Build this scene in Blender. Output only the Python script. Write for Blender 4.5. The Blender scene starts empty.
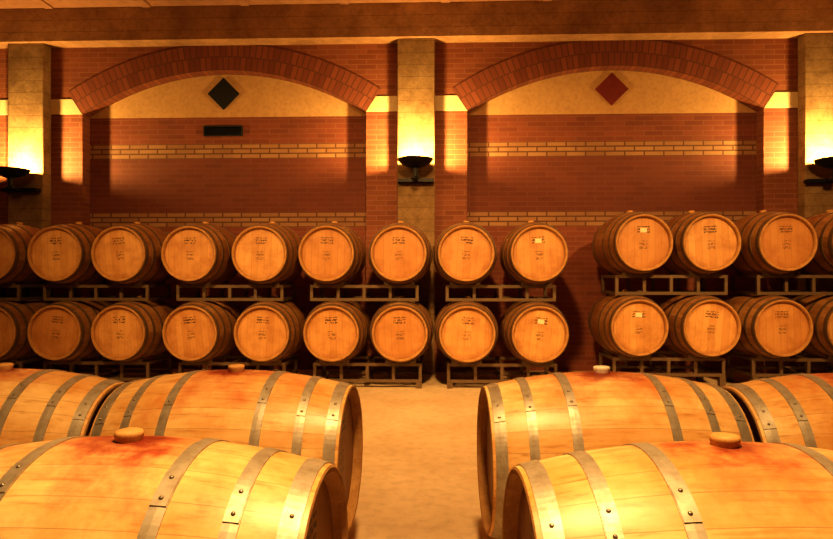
import bpy, math, random
from mathutils import Vector, Matrix
random.seed(7)
S = bpy.context.scene
pi = math.pi

# ------------------------------------------------------------------ helpers
class MB:
    def __init__(s):
        s.v=[]; s.f=[]; s.m=[]; s.uv=[]; s.r=[]; s.sm=[]
    def vert(s,p): s.v.append(tuple(p)); return len(s.v)-1
    def face(s,idx,mat=0,uv=None,r=0.5,smooth=False):
        s.f.append(tuple(idx)); s.m.append(mat); s.uv.append(uv or [(0,0)]*len(idx)); s.r.append(r); s.sm.append(smooth)
    def box(s,x0,x1,y0,y1,z0,z1,mat=0,M=None):
        P=[(x0,y0,z0),(x1,y0,z0),(x1,y1,z0),(x0,y1,z0),(x0,y0,z1),(x1,y0,z1),(x1,y1,z1),(x0,y1,z1)]
        if M is not None: P=[tuple(M@Vector(p)) for p in P]
        b=len(s.v); s.v+=P
        for q in [(0,3,2,1),(4,5,6,7),(0,1,5,4),(1,2,6,5),(2,3,7,6),(3,0,4,7)]:
            s.face([b+i for i in q],mat)
    def prism(s,pts,y0,y1,mat=0):
        n=len(pts); b=len(s.v)
        for x,z in pts: s.v.append((x,y0,z))
        for x,z in pts: s.v.append((x,y1,z))
        s.face([b+i for i in range(n)],mat)
        s.face([b+n+i for i in reversed(range(n))],mat)
        for i in range(n):
            j=(i+1)%n
            s.face([b+i,b+n+i,b+n+j,b+j],mat)
    def revolve(s,prof,n,mat=0,axis='z',c=(0,0,0),smooth=True):
        b=len(s.v)
        for r,h in prof:
            for k in range(n):
                a=2*pi*k/n
                if axis=='z': p=(c[0]+r*math.cos(a),c[1]+r*math.sin(a),c[2]+h)
                else: p=(c[0]+h,c[1]+r*math.cos(a),c[2]+r*math.sin(a))
                s.v.append(p)
        for i in range(len(prof)-1):
            for k in range(n):
                k2=(k+1)%n
                s.face([b+i*n+k,b+i*n+k2,b+(i+1)*n+k2,b+(i+1)*n+k],mat,smooth=smooth)
    def mesh(s,name,mats):
        me=bpy.data.meshes.new(name)
        me.from_pydata(s.v,[],s.f)
        for m in mats: me.materials.append(m)
        me.uv_layers.new(name='UVMap')
        at=me.attributes.new('srand','FLOAT','FACE')
        for i,p in enumerate(me.polygons):
            p.material_index=s.m[i]; p.use_smooth=s.sm[i]
            at.data[i].value=s.r[i]
        uvl=me.uv_layers['UVMap']
        for i,p in enumerate(me.polygons):
            for k,li in enumerate(p.loop_indices):
                uvl.data[li].uv=s.uv[i][k]
        me.update()
        return me
def addobj(name,me,loc=(0,0,0),rot=(0,0,0),parent=None):
    o=bpy.data.objects.new(name,me); S.collection.objects.link(o)
    o.location=loc; o.rotation_euler=rot
    if parent: o.parent=parent
    return o
def newmat(name):
    m=bpy.data.materials.new(name); m.use_nodes=True
    nt=m.node_tree; b=nt.nodes['Principled BSDF']
    return m,nt,b
class G:
    def __init__(s,nt): s.nt=nt
    def n(s,t,**k):
        nd=s.nt.nodes.new(t)
        for a,b in k.items(): setattr(nd,a,b)
        return nd
    def l(s,a,b): s.nt.links.new(a,b)
    def put(s,sock,val):
        if isinstance(val,bpy.types.NodeSocket): s.l(val,sock)
        else: sock.default_value=val
    def math(s,op,a,b=0.0,c=None,clamp=False):
        nd=s.n('ShaderNodeMath',operation=op,use_clamp=clamp)
        s.put(nd.inputs[0],a); s.put(nd.inputs[1],b)
        if c is not None: s.put(nd.inputs[2],c)
        return nd.outputs[0]
    def mix(s,f,a,b,mode='MIX'):
        nd=s.n('ShaderNodeMix',data_type='RGBA',blend_type=mode)
        s.put(nd.inputs[0],f); s.put(nd.inputs[6],a); s.put(nd.inputs[7],b)
        return nd.outputs[2]
    def noise(s,vec,scale,detail=4,rough=0.55):
        nd=s.n('ShaderNodeTexNoise'); 
        if vec is not None: s.l(vec,nd.inputs['Vector'])
        nd.inputs['Scale'].default_value=scale; nd.inputs['Detail'].default_value=detail; nd.inputs['Roughness'].default_value=rough
        return nd.outputs['Fac']
    def ramp(s,f,a,b):
        nd=s.n('ShaderNodeMapRange'); s.put(nd.inputs[0],f)
        nd.inputs[1].default_value=a; nd.inputs[2].default_value=b
        return nd.outputs[0]
    def bump(s,h,strength,dist,bsdf):
        nd=s.n('ShaderNodeBump'); s.l(h,nd.inputs['Height']); nd.inputs['Strength'].default_value=strength; nd.inputs['Distance'].default_value=dist
        s.l(nd.outputs[0],bsdf.inputs['Normal'])
def C(r,g,b): return (r,g,b,1)

# ------------------------------------------------------------------ materials
def wood_mat(name,c1,c2,stain):
    m,nt,b=newmat(name); g=G(nt)
    tc=g.n('ShaderNodeTexCoord'); sep=g.n('ShaderNodeSeparateXYZ'); g.l(tc.outputs['Object'],sep.inputs[0])
    uv=g.n('ShaderNodeSeparateXYZ'); g.l(tc.outputs['UV'],uv.inputs[0])
    oi=g.n('ShaderNodeObjectInfo')
    at=g.n('ShaderNodeAttribute'); at.attribute_name='srand'
    rofs=g.math('MULTIPLY',oi.outputs['Random'],37.0)
    cb=g.n('ShaderNodeCombineXYZ'); 
    g.put(cb.inputs[0],g.math('ADD',g.math('MULTIPLY',sep.outputs[0],0.09),rofs))
    g.put(cb.inputs[1],g.math('ADD',sep.outputs[1],at.outputs['Fac'])); g.put(cb.inputs[2],sep.outputs[2])
    grain=g.noise(cb.outputs[0],48,6,.65)
    blot=g.n('ShaderNodeVectorMath',operation='ADD'); g.l(tc.outputs['Object'],blot.inputs[0]); 
    cb2=g.n('ShaderNodeCombineXYZ'); g.put(cb2.inputs[0],rofs); g.l(cb2.outputs[0],blot.inputs[1])
    big=g.noise(blot.outputs[0],4.0,5,.65)
    f=g.math('ADD',g.math('MULTIPLY',at.outputs['Fac'],.4),g.math('MULTIPLY',grain,.9))
    f=g.ramp(f,.35,.95)
    col=g.mix(f,c1,c2)
    col=g.mix(g.ramp(big,.42,.72),col,C(c2[0]*.9,c2[1]*.70,c2[2]*.5))
    col=g.mix(g.math('MULTIPLY',g.ramp(grain,.55,.70),.5),col,C(c2[0]*.55,c2[1]*.38,c2[2]*.22))
    fr=g.math('ABSOLUTE',g.math('SUBTRACT',g.math('FRACT',uv.outputs[0]),.5))
    seam=g.math('GREATER_THAN',fr,.487)
    col=g.mix(g.math('MULTIPLY',seam,.45),col,C(.16,.07,.02))
    if stain>0:
        dx=g.math('MULTIPLY',sep.outputs[0],sep.outputs[0]); dy=g.math('MULTIPLY',sep.outputs[1],sep.outputs[1])
        d=g.math('SQRT',g.math('ADD',g.math('MULTIPLY',dx,.42),g.math('MULTIPLY',dy,.6)))
        n2=g.noise(blot.outputs[0],6.0,6,.7)
        dd=g.math('ADD',d,g.math('MULTIPLY',g.math('SUBTRACT',n2,.5),.55))
        st=g.math('SUBTRACT',1.0,g.ramp(dd,.02,.20))
        top=g.ramp(sep.outputs[2],.08,.24)
        st=g.math('MULTIPLY',g.math('MULTIPLY',st,top),stain)
        rs=g.math('ADD',g.math('MULTIPLY',g.math('FRACT',g.math('MULTIPLY',oi.outputs['Random'],7.31)),.3),.6,clamp=True)
        st=g.math('MULTIPLY',st,rs,clamp=True)
        col=g.mix(st,col,C(.52,.075,.028))
        st2=g.math('SUBTRACT',1.0,g.ramp(g.math('ADD',d,g.math('MULTIPLY',g.math('SUBTRACT',n2,.5),.26)),.02,.085))
        col=g.mix(g.math('MULTIPLY',g.math('MULTIPLY',st2,top),.85),col,C(.16,.012,.008))
    g.l(col,b.inputs['Base Color'])
    b.inputs['Roughness'].default_value=.38
    b.inputs['Specular IOR Level'].default_value=.45
    h=g.math('SUBTRACT',g.math('MULTIPLY',grain,.25),g.math('MULTIPLY',seam,1.0))
    g.bump(h,.35,.003,b)
    return m
def head_mat(name,c1,c2):
    m,nt,b=newmat(name); g=G(nt)
    tc=g.n('ShaderNodeTexCoord'); sep=g.n('ShaderNodeSeparateXYZ'); g.l(tc.outputs['Object'],sep.inputs[0])
    oi=g.n('ShaderNodeObjectInfo')
    ro=g.math('MULTIPLY',oi.outputs['Random'],53.0)
    q=g.math('DIVIDE',g.math('ADD',sep.outputs[1],1.0),.068)
    idx=g.math('FLOOR',q)
    wn=g.n('ShaderNodeTexWhiteNoise',noise_dimensions='1D'); g.put(wn.inputs['W'],g.math('ADD',idx,g.math('FLOOR',ro)))
    cb=g.n('ShaderNodeCombineXYZ'); g.put(cb.inputs[0],g.math('ADD',sep.outputs[1],ro)); g.put(cb.inputs[1],g.math('ADD',g.math('MULTIPLY',sep.outputs[2],.08),wn.outputs['Value']))
    grain=g.noise(cb.outputs[0],60,4,.6)
    f=g.ramp(g.math('ADD',g.math('MULTIPLY',wn.outputs['Value'],.5),g.math('MULTIPLY',grain,.7)),.25,.95)
    col=g.mix(f,c1,c2)
    tone=g.math('FRACT',g.math('MULTIPLY',oi.outputs['Random'],11.7))
    col=g.mix(g.math('MULTIPLY',tone,.6),col,C(c2[0]*.75,c2[1]*.58,c2[2]*.45))
    fr=g.math('ABSOLUTE',g.math('SUBTRACT',g.math('FRACT',q),.5))
    seam=g.math('GREATER_THAN',fr,.475)
    col=g.mix(g.math('MULTIPLY',seam,.4),col,C(.1,.04,.015))
    cs=g.n('ShaderNodeCombineXYZ'); g.l(sep.outputs[1],cs.inputs[0]); g.l(sep.outputs[2],cs.inputs[1]); g.put(cs.inputs[2],ro)
    nn=g.noise(cs.outputs[0],62,1,.5)
    def block(zc0,hw,hh,fq,amt,col):
        ay=g.math('ABSOLUTE',sep.outputs[1])
        zc=g.math('ABSOLUTE',g.math('SUBTRACT',sep.outputs[2],zc0))
        line=g.math('GREATER_THAN',g.math('FRACT',g.math('MULTIPLY',sep.outputs[2],fq)),.35)
        mask=g.math('MULTIPLY',g.math('LESS_THAN',ay,hw),g.math('LESS_THAN',zc,hh))
        mask=g.math('MULTIPLY',g.math('MULTIPLY',mask,line),g.math('GREATER_THAN',nn,.47))
        return g.mix(g.math('MULTIPLY',mask,amt),col,C(.04,.018,.01))
    col=block(.135,.065,.034,34.0,.92,col)
    col=block(-.02,.04,.045,26.0,.6,col)
    big=g.noise(cs.outputs[0],6,5,.65)
    col=g.mix(g.math('MULTIPLY',g.ramp(big,.45,.75),.65),col,C(c2[0]*.6,c2[1]*.42,c2[2]*.3))
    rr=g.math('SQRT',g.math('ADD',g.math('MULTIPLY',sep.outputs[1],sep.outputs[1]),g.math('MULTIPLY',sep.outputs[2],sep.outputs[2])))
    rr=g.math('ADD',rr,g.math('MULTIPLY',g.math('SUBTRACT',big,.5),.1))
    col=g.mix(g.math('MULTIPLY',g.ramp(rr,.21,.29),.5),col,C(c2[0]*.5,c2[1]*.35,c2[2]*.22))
    g.l(col,b.inputs['Base Color']); b.inputs['Roughness'].default_value=.5
    g.bump(g.math('SUBTRACT',g.math('MULTIPLY',grain,.2),seam),.3,.002,b)
    return m
def metal_mat(name,c,rough,metal,dirt=.4):
    m,nt,b=newmat(name); g=G(nt)
    tc=g.n('ShaderNodeTexCoord')
    n1=g.noise(tc.outputs['Object'],22,5,.65)
    col=g.mix(g.math('MULTIPLY',g.ramp(n1,.4,.75),dirt),c,C(c[0]*.4,c[1]*.3,c[2]*.2))
    g.l(col,b.inputs['Base Color']); b.inputs['Metallic'].default_value=metal
    g.put(b.inputs['Roughness'],g.math('ADD',g.math('MULTIPLY',n1,.2),rough-.1))
    g.bump(n1,.1,.002,b)
    return m
def brick_nodes(g,vec,c1,c2,mort,w,h,ms=.008,off=.5):
    nd=g.n('ShaderNodeTexBrick'); g.l(vec,nd.inputs['Vector']); nd.offset=off
    nd.inputs['Color1'].default_value=c1; nd.inputs['Color2'].default_value=c2; nd.inputs['Mortar'].default_value=mort
    nd.inputs['Scale'].default_value=1; nd.inputs['Mortar Size'].default_value=ms; nd.inputs['Mortar Smooth'].default_value=.1
    nd.inputs['Bias'].default_value=0
    nd.inputs['Brick Width'].default_value=w; nd.inputs['Row Height'].default_value=h
    return nd
def wallvec(g):
    tc=g.n('ShaderNodeTexCoord'); sep=g.n('ShaderNodeSeparateXYZ'); g.l(tc.outputs['Object'],sep.inputs[0])
    cb=g.n('ShaderNodeCombineXYZ'); g.put(cb.inputs[0],g.math('ADD',sep.outputs[0],sep.outputs[1])); g.l(sep.outputs[2],cb.inputs[1])
    return tc,sep,cb.outputs[0]
def brick_wall_mat(name,bands):
    m,nt,b=newmat(name); g=G(nt)
    tc,sep,vec=wallvec(g)
    H=.062
    if bands: nd=brick_nodes(g,vec,C(.25,.066,.034),C(.185,.044,.024),C(.26,.098,.05),.24,H,.006)
    else: nd=brick_nodes(g,vec,C(.28,.09,.043),C(.21,.06,.028),C(.30,.125,.065),.24,H,.006)
    col=nd.outputs['Color']
    if bands:
        n2=brick_nodes(g,vec,C(.40,.22,.105),C(.31,.155,.07),C(.12,.045,.022),.24,H,.009)
        z=sep.outputs[2]
        def inr(a,c): return g.math('MULTIPLY',g.math('GREATER_THAN',z,a),g.math('LESS_THAN',z,c))
        msk=g.math('ADD',inr(2.666,2.852),inr(1.798,1.984))
        col=g.mix(msk,col,n2.outputs['Color'])
        col=g.mix(g.math('MULTIPLY',inr(1.984,2.666),.5),col,C(.12,.026,.015))
    big=g.noise(tc.outputs['Object'],1.8,5,.65)
    col=g.mix(g.math('MULTIPLY',g.ramp(big,.4,.75),.4),col,C(.10,.03,.018))
    g.l(col,b.inputs['Base Color']); b.inputs['Roughness'].default_value=.75
    g.bump(nd.outputs['Fac'],-.5,.008,b)
    return m
def arch_mat():
    m,nt,b=newmat('arch_soldier_brick'); g=G(nt)
    tc=g.n('ShaderNodeTexCoord')
    nd=brick_nodes(g,tc.outputs['UV'],C(.27,.08,.038),C(.185,.048,.025),C(.125,.042,.022),.07,.165,.007,.5)
    g.l(nd.outputs['Color'],b.inputs['Base Color']); b.inputs['Roughness'].default_value=.75
    g.bump(nd.outputs['Fac'],-.5,.008,b)
    return m
def rough_mat(name,c1,c2,scale,rough=.85,bump=.3,spec=.3,stripes=False):
    m,nt,b=newmat(name); g=G(nt)
    tc=g.n('ShaderNodeTexCoord')
    n1=g.noise(tc.outputs['Object'],scale,6,.65); n2=g.noise(tc.outputs['Object'],scale*9,4,.6)
    col=g.mix(g.ramp(n1,.35,.7),c1,c2)
    col=g.mix(g.math('MULTIPLY',g.ramp(n2,.45,.75),.35),col,C(c2[0]*.5,c2[1]*.45,c2[2]*.4))
    if stripes:
        sep=g.n('ShaderNodeSeparateXYZ'); g.l(tc.outputs['Object'],sep.inputs[0])
        fr=g.math('FRACT',g.math('MULTIPLY',sep.outputs[2],7.0))
        col=g.mix(g.math('MULTIPLY',g.math('LESS_THAN',fr,.06),.4),col,C(c2[0]*.4,c2[1]*.35,c2[2]*.3))
    g.l(col,b.inputs['Base Color']); b.inputs['Roughness'].default_value=rough
    b.inputs['Specular IOR Level'].default_value=spec
    g.bump(n2,bump,.006,b)
    return m
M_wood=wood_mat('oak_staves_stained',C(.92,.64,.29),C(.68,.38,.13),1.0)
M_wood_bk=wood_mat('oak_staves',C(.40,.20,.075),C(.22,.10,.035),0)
M_head=head_mat('oak_head',C(.64,.355,.13),C(.48,.235,.075))
M_head_f=head_mat('oak_head_new',C(.40,.21,.075),C(.27,.12,.038))
M_chine=rough_mat('oak_chine',C(.46,.25,.09),C(.30,.14,.045),14)
M_hoop=metal_mat('galvanised_hoop',C(.46,.40,.31),.48,.5,.65)
M_hoop_bk=metal_mat('dull_hoop',C(.16,.10,.06),.5,.4,.5)
M_rivet=metal_mat('rivet_steel',C(.35,.3,.24),.35,.8,.3)
M_bung=rough_mat('bung_wood',C(.66,.36,.13),C(.5,.25,.08),20,.6,.1)
M_bungw=rough_mat('bung_silicone',C(.85,.75,.6),C(.8,.68,.5),20,.4,.05)
M_rack=metal_mat('rack_steel',C(.15,.10,.06),.5,.3,.5)
M_brick=brick_wall_mat('brick_plain',False)
M_brickb=brick_wall_mat('brick_banded',True)
M_arch=arch_mat()
M_plaster=rough_mat('tympanum_plaster',C(.64,.40,.19),C(.54,.32,.145),2.5,.9,.12)
M_stone=rough_mat('springer_stone',C(.8,.66,.4),C(.7,.56,.32),8,.85,.2)
M_conc=rough_mat('board_marked_concrete',C(.36,.235,.12),C(.18,.105,.05),3.5,.9,.5,.2,True)
M_beam=rough_mat('beam_concrete',C(.46,.26,.13),C(.25,.13,.062),2.6,.9,.5,.2,True)
M_floor=rough_mat('floor_concrete',C(.68,.52,.34),C(.53,.38,.23),1.6,.6,.25,.4)
M_ceil=rough_mat('ceiling_concrete',C(.40,.20,.11),C(.26,.12,.06),1.2,.9,.2)
M_sidew=rough_mat('side_render',C(.10,.045,.022),C(.08,.03,.015),1.2,.9,.2)
M_iron=metal_mat('black_iron',C(.012,.012,.014),.45,.4,.2)
M_dark=rough_mat('glazed_tile_black',C(.012,.014,.010),C(.008,.009,.007),6,.5,.05)
M_redt=rough_mat('glazed_tile_red',C(.20,.018,.012),C(.14,.012,.008),6,.5,.05)
M_timber=rough_mat('timber',C(.3,.18,.09),C(.18,.1,.045),8,.8,.3)
M_paper=rough_mat('paper_label',C(.8,.64,.42),C(.7,.54,.34),10,.8,.02)
def emis(name,c,s):
    m,nt,b=newmat(name); b.inputs['Base Color'].default_value=c
    b.inputs['Emission Color'].default_value=c; b.inputs['Emission Strength'].default_value=s
    return m
M_bulb=emis('bulb_glow',C(1,.72,.3),30)

# ------------------------------------------------------------------ barrels
L=.475; RB=.345; RE=.285
def rad(x): return RB-(RB-RE)*(abs(x)/L)**2.0
NS=28
def barrel_mesh(name,mats,seed,bung=True,label=False):
    rnd=random.Random(seed)
    b=MB(); K=4; N=NS*K; NX=28
    w=[rnd.uniform(.75,1.25) for _ in range(NS)]; t=sum(w); cum=[0]
    for q in w: cum.append(cum[-1]+q/t*2*pi)
    sr=[rnd.random() for _ in range(NS)]
    angs=[]
    for i in range(NS):
        for k in range(K): angs.append(cum[i]+(cum[i+1]-cum[i])*k/K)
    off=-(cum[1])/2
    xs=[-L+2*L*i/NX for i in range(NX+1)]
    base=len(b.v)
    for x in xs:
        for a in angs:
            r=rad(x); A=a+off
            b.vert((x,-r*math.sin(A),r*math.cos(A)))
    for i in range(NX):
        for k in range(N):
            k2=(k+1)%N; st=k//K
            u0=(k%K)/K; u1=u0+1/K-1e-5
            b.face([base+i*N+k,base+i*N+k2,base+(i+1)*N+k2,base+(i+1)*N+k],0,
                   [(u0,xs[i]),(u1,xs[i]),(u1,xs[i+1]),(u0,xs[i+1])],sr[st],True)
    for sg in (-1,1):
        prof=[(RE,sg*L),(RE-.006,sg*(L+.003)),(RE-.016,sg*(L+.001)),(RE-.024,sg*(L-.012)),(RE-.026,sg*(L-.036))]
        b.revolve(prof,96,2,'x',smooth=False)
        r=RE-.026; x=sg*(L-.036); bb=len(b.v); n=96
        for k in range(n):
            a=2*pi*k/n; b.vert((x,r*math.cos(a),r*math.sin(a)))
        idx=[bb+k for k in range(n)]
        if sg<0: idx=idx[::-1]
        b.face(idx,1)
        if label:
            b.box(x-.002,x+.002,-.032,.032,.105,.15,6)
    for sg in (-1,1):
        for (c,wd,oa) in ((.178,.036,.42),(.33,.034,.50),(.444,.042,.56)):
            n=112; x0=c-wd/2; x1=c+wd/2; th=.0035
            prof=[(rad(x0)-.001,sg*x0),(rad(x0)+th,sg*x0),(rad(c)+th+.0005,sg*c),(rad(x1)+th,sg*x1),(rad(x1)-.001,sg*x1)]
            b.revolve(prof,n,3,'x',smooth=False)
            A0=oa+rnd.uniform(-.08,.08)
            bb=len(b.v); ns=6; span=.055/rad(c)*1.6
            for j in range(ns+1):
                A=A0+span*j/ns
                for xx in (x0+.001,x1-.001):
                    for tt in (th-.001,th+.003):
                        r=rad(xx)+tt
                        b.vert((sg*xx,-r*math.sin(A),r*math.cos(A)))
            for j in range(ns):
                q=bb+j*4; p=q+4
                b.face([q+1,q+3,p+3,p+1],3); b.face([q,q+1,p+1,p],3); b.face([q+3,q+2,p+2,p+3],3)
            b.face([bb,bb+2,bb+3,bb+1],3); e=bb+ns*4; b.face([e,e+1,e+3,e+2],3)
            for j in (1.2,4.8):
                A=A0+span*j/ns; r0=rad(c)+th+.003
                ctr=Vector((sg*c,-r0*math.sin(A),r0*math.cos(A)))
                nn=Vector((0,-math.sin(A),math.cos(A))); t1=Vector((1,0,0)); t2=nn.cross(t1)
                m0=len(b.v); rr=.0055
                for (q,h) in ((rr,0),(rr*.8,.002),(rr*.35,.0035)):
                    for k in range(8):
                        a=2*pi*k/8; b.vert(ctr+t1*math.cos(a)*q+t2*math.sin(a)*q+nn*h)
                for i in range(2):
                    for k in range(8):
                        k2=(k+1)%8; b.face([m0+i*8+k,m0+i*8+k2,m0+(i+1)*8+k2,m0+(i+1)*8+k],4,smooth=True)
                b.face([m0+16+k for k in range(8)],4)
    if bung:
        h0=RB-.004
        b.revolve([(.029,h0),(.033,h0+.016),(.034,h0+.022),(.030,h0+.027),(.018,h0+.029),(.0005,h0+.029)],28,5,'z')
    return b.mesh(name,mats)
fm=[M_wood,M_head_f,M_chine,M_hoop,M_rivet,M_bung,M_paper]
fw=[M_wood,M_head_f,M_chine,M_hoop,M_rivet,M_bungw,M_paper]
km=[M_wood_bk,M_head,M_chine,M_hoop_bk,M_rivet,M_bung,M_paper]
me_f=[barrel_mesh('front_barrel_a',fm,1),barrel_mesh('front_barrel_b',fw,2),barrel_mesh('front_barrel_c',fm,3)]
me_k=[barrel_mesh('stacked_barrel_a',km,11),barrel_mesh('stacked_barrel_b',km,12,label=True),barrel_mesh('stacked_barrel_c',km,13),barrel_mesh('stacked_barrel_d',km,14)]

FZ=.46; YW=math.radians(2.2)
front=[(-.737,1.45,0,-YW),(.664,1.45,2,YW),(-.827,2.52,2,-YW),(.661,2.52,1,YW),(-1.805,2.52,0,.01),(1.644,2.52,2,0.0),
       (-1.717,1.45,1,0),(1.648,1.45,0,0),(-2.785,2.52,1,0),(2.624,2.52,0,0)]
def skid_mesh():
    b=MB()
    r=rad(.25)+.0005
    zt=FZ-r-.001
    for sx in (-.25,.25):
        b.box(sx-.04,sx+.04,-.42,.42,0,zt)
        for sy in (-1,1):
            y0=.10; y1=.24
            def zz(y): return FZ-math.sqrt((r+.004)**2-y*y)
            pts=[(y0,zt-.001),(y1,zt-.001),(y1,zz(y1)-.003),((y0+y1)/2,zz((y0+y1)/2)-.003)]
            bb=len(b.v)
            for xx in (sx-.035,sx+.035):
                for (y,z) in pts: b.vert((xx,sy*y,z))
            b.face([bb,bb+1,bb+2,bb+3]); b.face([bb+7,bb+6,bb+5,bb+4])
            for i in range(4):
                j=(i+1)%4; b.face([bb+i,bb+4+i,bb+4+j,bb+j])
    return b.mesh('timber_skid',[M_timber])
sk=skid_mesh()
for (x,y,k,yw) in front:
    addobj('wine_barrel',me_f[k],(x,y,FZ),(random.uniform(-.04,.04),0,yw))
    addobj('timber_skid',sk,(x,y,0),(0,0,yw))

HY=6.33; CY=HY+L
upL=[-5.43,-4.72,-4.01,-3.325,-2.587,-1.845,-1.151,-.410,.283,1.025]
loL=[-5.41,-4.70,-4.00,-3.325,-2.565,-1.82,-1.10,-.395,.300,1.035]
upR=[2.076,2.76,3.51,4.22,4.94,5.65]
loR=[2.035,2.75,3.46,4.17,4.90,5.62]
def place(xs,z):
    for x in xs:
        addobj('wine_barrel',random.choice(me_k),(x,CY+random.uniform(-.015,.015),z),(random.uniform(-.12,.12),0,pi/2+random.uniform(-.012,.012)))
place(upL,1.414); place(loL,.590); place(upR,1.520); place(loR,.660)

def rack_mesh(name,cx,bars,zc,zb,floor):
    b=MB(); r=rad(.27)+.001; zt=zc-r; w=1.15; t=.032
    x0=cx-w/2; x1=cx+w/2
    ys=(CY-.27,CY+.27)
    for y in ys:
        b.box(x0,x1,y-t/2,y+t/2,zt-t,zt)
        b.box(x0,x1,y-t/2,y+t/2,zb,zb+t)
        for xv in (x0+t/2,cx-w*.24,cx,cx+w*.24,x1-t/2):
            b.box(xv-t/2,xv+t/2,y-t/2,y+t/2,zb+t,zt-t)
        for bx in bars:
            for s in (-1,1):
                a=.075; c=.16
                def zz(q): return zc-math.sqrt(r*r-q*q)
                pts=[(bx+s*a,zt-.001),(bx+s*c,zt-.001),(bx+s*c,zz(c)-.001),(bx+s*(a+c)/2,zz((a+c)/2)-.002)]
                if s<0: pts=pts[::-1]
                b.prism(pts,y-.02,y+.02)
        if floor:
            for xv in (x0+.03,x1-.03):
                b.box(xv-.03,xv+.03,y-.03,y+.03,0,zb)
    for xv in (x0+t/2,cx,x1-t/2):
        b.box(xv-t/2,xv+t/2,ys[0]+t/2,ys[1]-t/2,zb,zb+t)
        b.box(xv-t/2,xv+t/2,ys[0]+t/2,ys[1]-t/2,zt-t,zt)
    return b.mesh(name,[M_rack])
def racks(up,lo,zu,zl,zbl):
    for i in range(0,len(up)-1,2):
        cu=(up[i]+up[i+1])/2; cl=(lo[i]+lo[i+1])/2
        addobj('barrel_rack',rack_mesh('rack',cu,[up[i],up[i+1]],zu,zl+rad(.27)+.001,False))
        addobj('barrel_rack',rack_mesh('rack',cl,[lo[i],lo[i+1]],zl,zbl,True))
racks(upL,loL,1.414,.590,.06); racks(upR,loR,1.520,.660,.14)

# ------------------------------------------------------------------ room shell
PX=-.265; BAY=4.8; YF=7.6; YR=7.77; ZB=4.035; ZC=4.44
XL=PX-2*BAY; XR=PX+2*BAY
HS=1.78; ZS=3.2; RISE=.53; R=(HS**2+RISE**2)/(2*RISE); CZ=ZS+RISE-R; TH=.33
w=MB()
mats=[M_brick,M_brickb,M_arch,M_plaster,M_stone]
w.box(XL,XR,YR,YR+.3,0,3.19,1)
w.box(XL,XR,YR,YR+.3,3.19,ZC,3)
amax=math.asin(HS/R)
for bi in (-2,-1,0,1):
    cx=PX+BAY*(bi+.5)
    e=(R+TH); ex=e*math.sin(amax); ez=CZ+e*math.cos(amax); ZT=ez-.09
    kx=HS+(ex-HS)*(ZT-ZS)/(ez-ZS)
    for s in (-1,1):
        a=cx+s*HS; c=cx+s*BAY/2
        w.box(min(a,c),max(a,c),YF,YR,0,ZS,0)
        pts=[(cx+s*HS,ZS),(c,ZS),(c,ZT),(cx+s*kx,ZT)]
        if s<0: pts=pts[::-1]
        w.prism(pts,YF-.012,YR,4)
    n=48
    for i in range(n):
        a0=-amax+2*amax*i/n; a1=-amax+2*amax*(i+1)/n
        def P(r,a): return (cx+r*math.sin(a),CZ+r*math.cos(a))
        p=[P(R,a0),P(R,a1),P(R+TH,a1),P(R+TH,a0)]
        b0=len(w.v)
        for y in (YF-.008,YR):
            for (x,z) in p: w.vert((x,y,z))
        u0=(a0+1)*R; u1=(a1+1)*R
        w.face([b0,b0+1,b0+2,b0+3],2,[(u0,0),(u1,0),(u1,TH),(u0,TH)])
        w.face([b0,b0+4,b0+5,b0+1],2,[(u0,0),(u0,YR-YF),(u1,YR-YF),(u1,0)])
        w.face([b0+3,b0+2,b0+6,b0+7],2,[(u0,0),(u1,0),(u1,.2),(u0,.2)])
    m=60
    xs=[-ex+2*ex*i/m for i in range(m+1)]
    def zlow(x): return CZ+math.sqrt(max(e*e-x*x,0))-.01
    for i in range(m):
        xa,xb=xs[i],xs[i+1]
        za,zb=min(zlow(xa),ZB),min(zlow(xb),ZB)
        w.prism([(cx+xa,za),(cx+xb,zb),(cx+xb,ZB+.05),(cx+xa,ZB+.05)],YF,YR,0)
    for s in (-1,1):
        a=cx+s*ex; c=cx+s*BAY/2
        w.box(min(a,c),max(a,c),YF,YR,ZT,ZB+.05,0)
        pts=[(cx+s*kx,ZT),(cx+s*ex,ZT),(cx+s*ex,ez)]
        if s<0: pts=pts[::-1]
        w.prism(pts,YF,YR,0)
wall=addobj('wall_back',w.mesh('wall_back',mats))

def boxobj(name,x0,x1,y0,y1,z0,z1,mat,bev=0):
    b=MB(); b.box(x0,x1,y0,y1,z0,z1)
    o=addobj(name,b.mesh(name,[mat]))
    if bev:
        md=o.modifiers.new('bev','BEVEL'); md.width=bev; md.segments=2
    return o
YB=-4
boxobj('floor',XL-.2,XR+.2,YB-.2,YR+.3,-.2,0,M_floor)
boxobj('wall_left',XL-.2,XL,YB,YR,0,ZC,M_sidew)
boxobj('wall_right',XR,XR+.2,YB,YR,0,ZC,M_sidew)
boxobj('wall_front',XL-.2,XR+.2,YB-.2,YB,0,ZC,M_sidew)
c=MB(); c.box(XL-.2,XR+.2,YB-.2,YR+.3,ZC,ZC+.2)
x=XL+.35
while x<XR-.2:
    c.box(x-.05,x+.05,YB,7.36,ZC-.02,ZC+.01); x+=1.2
addobj('ceiling',c.mesh('ceiling',[M_ceil]))
bm=MB(); bm.box(XL,XR,7.38,YR,ZB,ZC)
addobj('trim_beam',bm.mesh('trim_beam',[M_beam]))
for k in (-1,0,1):
    boxobj('concrete_pilaster',PX+k*BAY-.225,PX+k*BAY+.225,7.44,YF,0,ZB,M_conc,.012)

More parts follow.
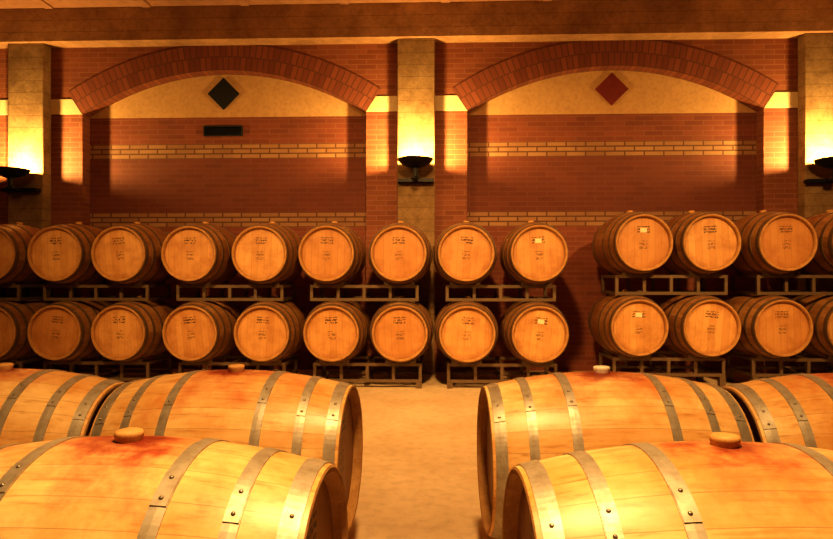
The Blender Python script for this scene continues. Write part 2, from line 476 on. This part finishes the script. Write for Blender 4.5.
def diamond(x,z,h,mat):
    b=MB()
    b.prism([(x-h,z),(x,z-h),(x+h,z),(x,z+h)],YR-.02,YR,0)
    o=addobj('diamond_tile',b.mesh('diamond_tile',[mat]))
    md=o.modifiers.new('bev','BEVEL'); md.width=.006; md.segments=2
diamond(PX-BAY/2-.05,3.485,.205,M_dark); diamond(PX+BAY/2+.015,3.495,.205,M_redt)
v=MB(); vx=-2.72; vz=3.015
v.box(vx-.25,vx+.25,YR-.02,YR,vz-.065,vz-.05); v.box(vx-.25,vx+.25,YR-.02,YR,vz+.05,vz+.065)
v.box(vx-.25,vx-.235,YR-.02,YR,vz-.05,vz+.05); v.box(vx+.235,vx+.25,YR-.02,YR,vz-.05,vz+.05)
v.box(vx-.235,vx+.235,YR-.004,YR,vz-.05,vz+.05)
for i in range(5):
    z=vz-.04+i*.02
    v.box(vx-.235,vx+.235,-.008,.008,-.002,.002,0,Matrix.Translation((0,YR-.012,z))@Matrix.Rotation(.6,4,'X'))
addobj('vent_grille',v.mesh('vent_grille',[M_iron]))

# ------------------------------------------------------------------ sconces
def sconce(x,z=2.53,y=7.20):
    e=bpy.data.objects.new('wall_sconce',None); S.collection.objects.link(e); e.location=(x,y,0)
    b=MB()
    b.revolve([(.0005,-.105),(.05,-.102),(.12,-.08),(.175,-.048),(.205,-.012),(.21,0),(.20,0),(.17,-.038),(.115,-.068),(.05,-.088),(.0005,-.09)],48,0,'z',(0,0,z))
    b.revolve([(.03,-.20),(.03,-.10)],20,0,'z',(0,0,z))
    b.revolve([(.0005,-.24),(.05,-.232),(.055,-.22),(.04,-.205),(.0005,-.20)],24,0,'z',(0,0,z))
    b.box(-.215,.215,.13,.239,z-.245,z-.205)
    b.box(-.025,.025,0,.2,z-.235,z-.215)
    o=addobj('bowl',b.mesh('sconce_bowl',[M_iron]),parent=e)
    b=MB(); b.revolve([(.0005,-.045),(.02,-.04),(.03,-.02),(.02,.0),(.0005,.006)],20,0,'z',(0,0,z-.03))
    addobj('bulb',b.mesh('sconce_bulb',[M_bulb]),parent=e)
    ld=bpy.data.lights.new('sconce_light','POINT'); ld.energy=205; ld.color=(1,.60,.17); ld.shadow_soft_size=.04
    lo=bpy.data.objects.new('light',ld); S.collection.objects.link(lo); lo.parent=e; lo.location=(0,.0,z+.02)
sconce(PX-BAY-.02,2.45); sconce(PX,2.54); sconce(PX+BAY-.03,2.51)

# ------------------------------------------------------------------ ceiling lamps (above / behind the camera)
def ceiling_lamp(x,y,power,size=.35,spread=150,target=None,color=(1.0,.55,.17)):
    e=bpy.data.objects.new('ceiling_lamp',None); S.collection.objects.link(e); e.location=(x,y,4.0)
    b=MB()
    b.revolve([(.03,.44),(.03,.12),(.08,.11),(.14,.06),(.2,0),(.195,0),(.135,.05),(.07,.095),(.0005,.1)],32,0,'z')
    addobj('shade',b.mesh('lamp_shade',[M_iron]),parent=e)
    ld=bpy.data.lights.new('lamp','AREA'); ld.shape='DISK'; ld.size=size; ld.energy=power; ld.color=color; ld.spread=math.radians(spread)
    lo=bpy.data.objects.new('light',ld); S.collection.objects.link(lo); lo.parent=e; lo.location=(0,0,-.01)
    if target:
        d=Vector(target)-Vector((x,y,3.99)); lo.rotation_euler=d.to_track_quat('-Z','Y').to_euler()
ceiling_lamp(0.1,1.0,104,spread=120,color=(1,.60,.22))
ceiling_lamp(-3.0,2.2,50,spread=80,target=(-2.2,6.2,.8))
ceiling_lamp(3.2,2.2,70,spread=80,target=(2.9,6.2,.8))
ceiling_lamp(0,2.6,76,spread=85,target=(0,6.0,.8))

W=bpy.data.worlds.new('world'); S.world=W; W.use_nodes=True
W.node_tree.nodes['Background'].inputs[0].default_value=(.3,.12,.03,1); W.node_tree.nodes['Background'].inputs[1].default_value=.05

# ------------------------------------------------------------------ camera
cd=bpy.data.cameras.new('camera'); cam=bpy.data.objects.new('camera',cd); S.collection.objects.link(cam)
cam.location=(0,0,1.2); cam.rotation_euler=(pi/2,0,math.radians(2.0))
cd.sensor_width=36; cd.lens=620*36/833; cd.shift_y=4.8/833; cd.clip_start=.05
S.camera=cam
S.view_settings.view_transform='Standard'
try: S.view_settings.look='Medium High Contrast'
except Exception as ex: print('look',ex)
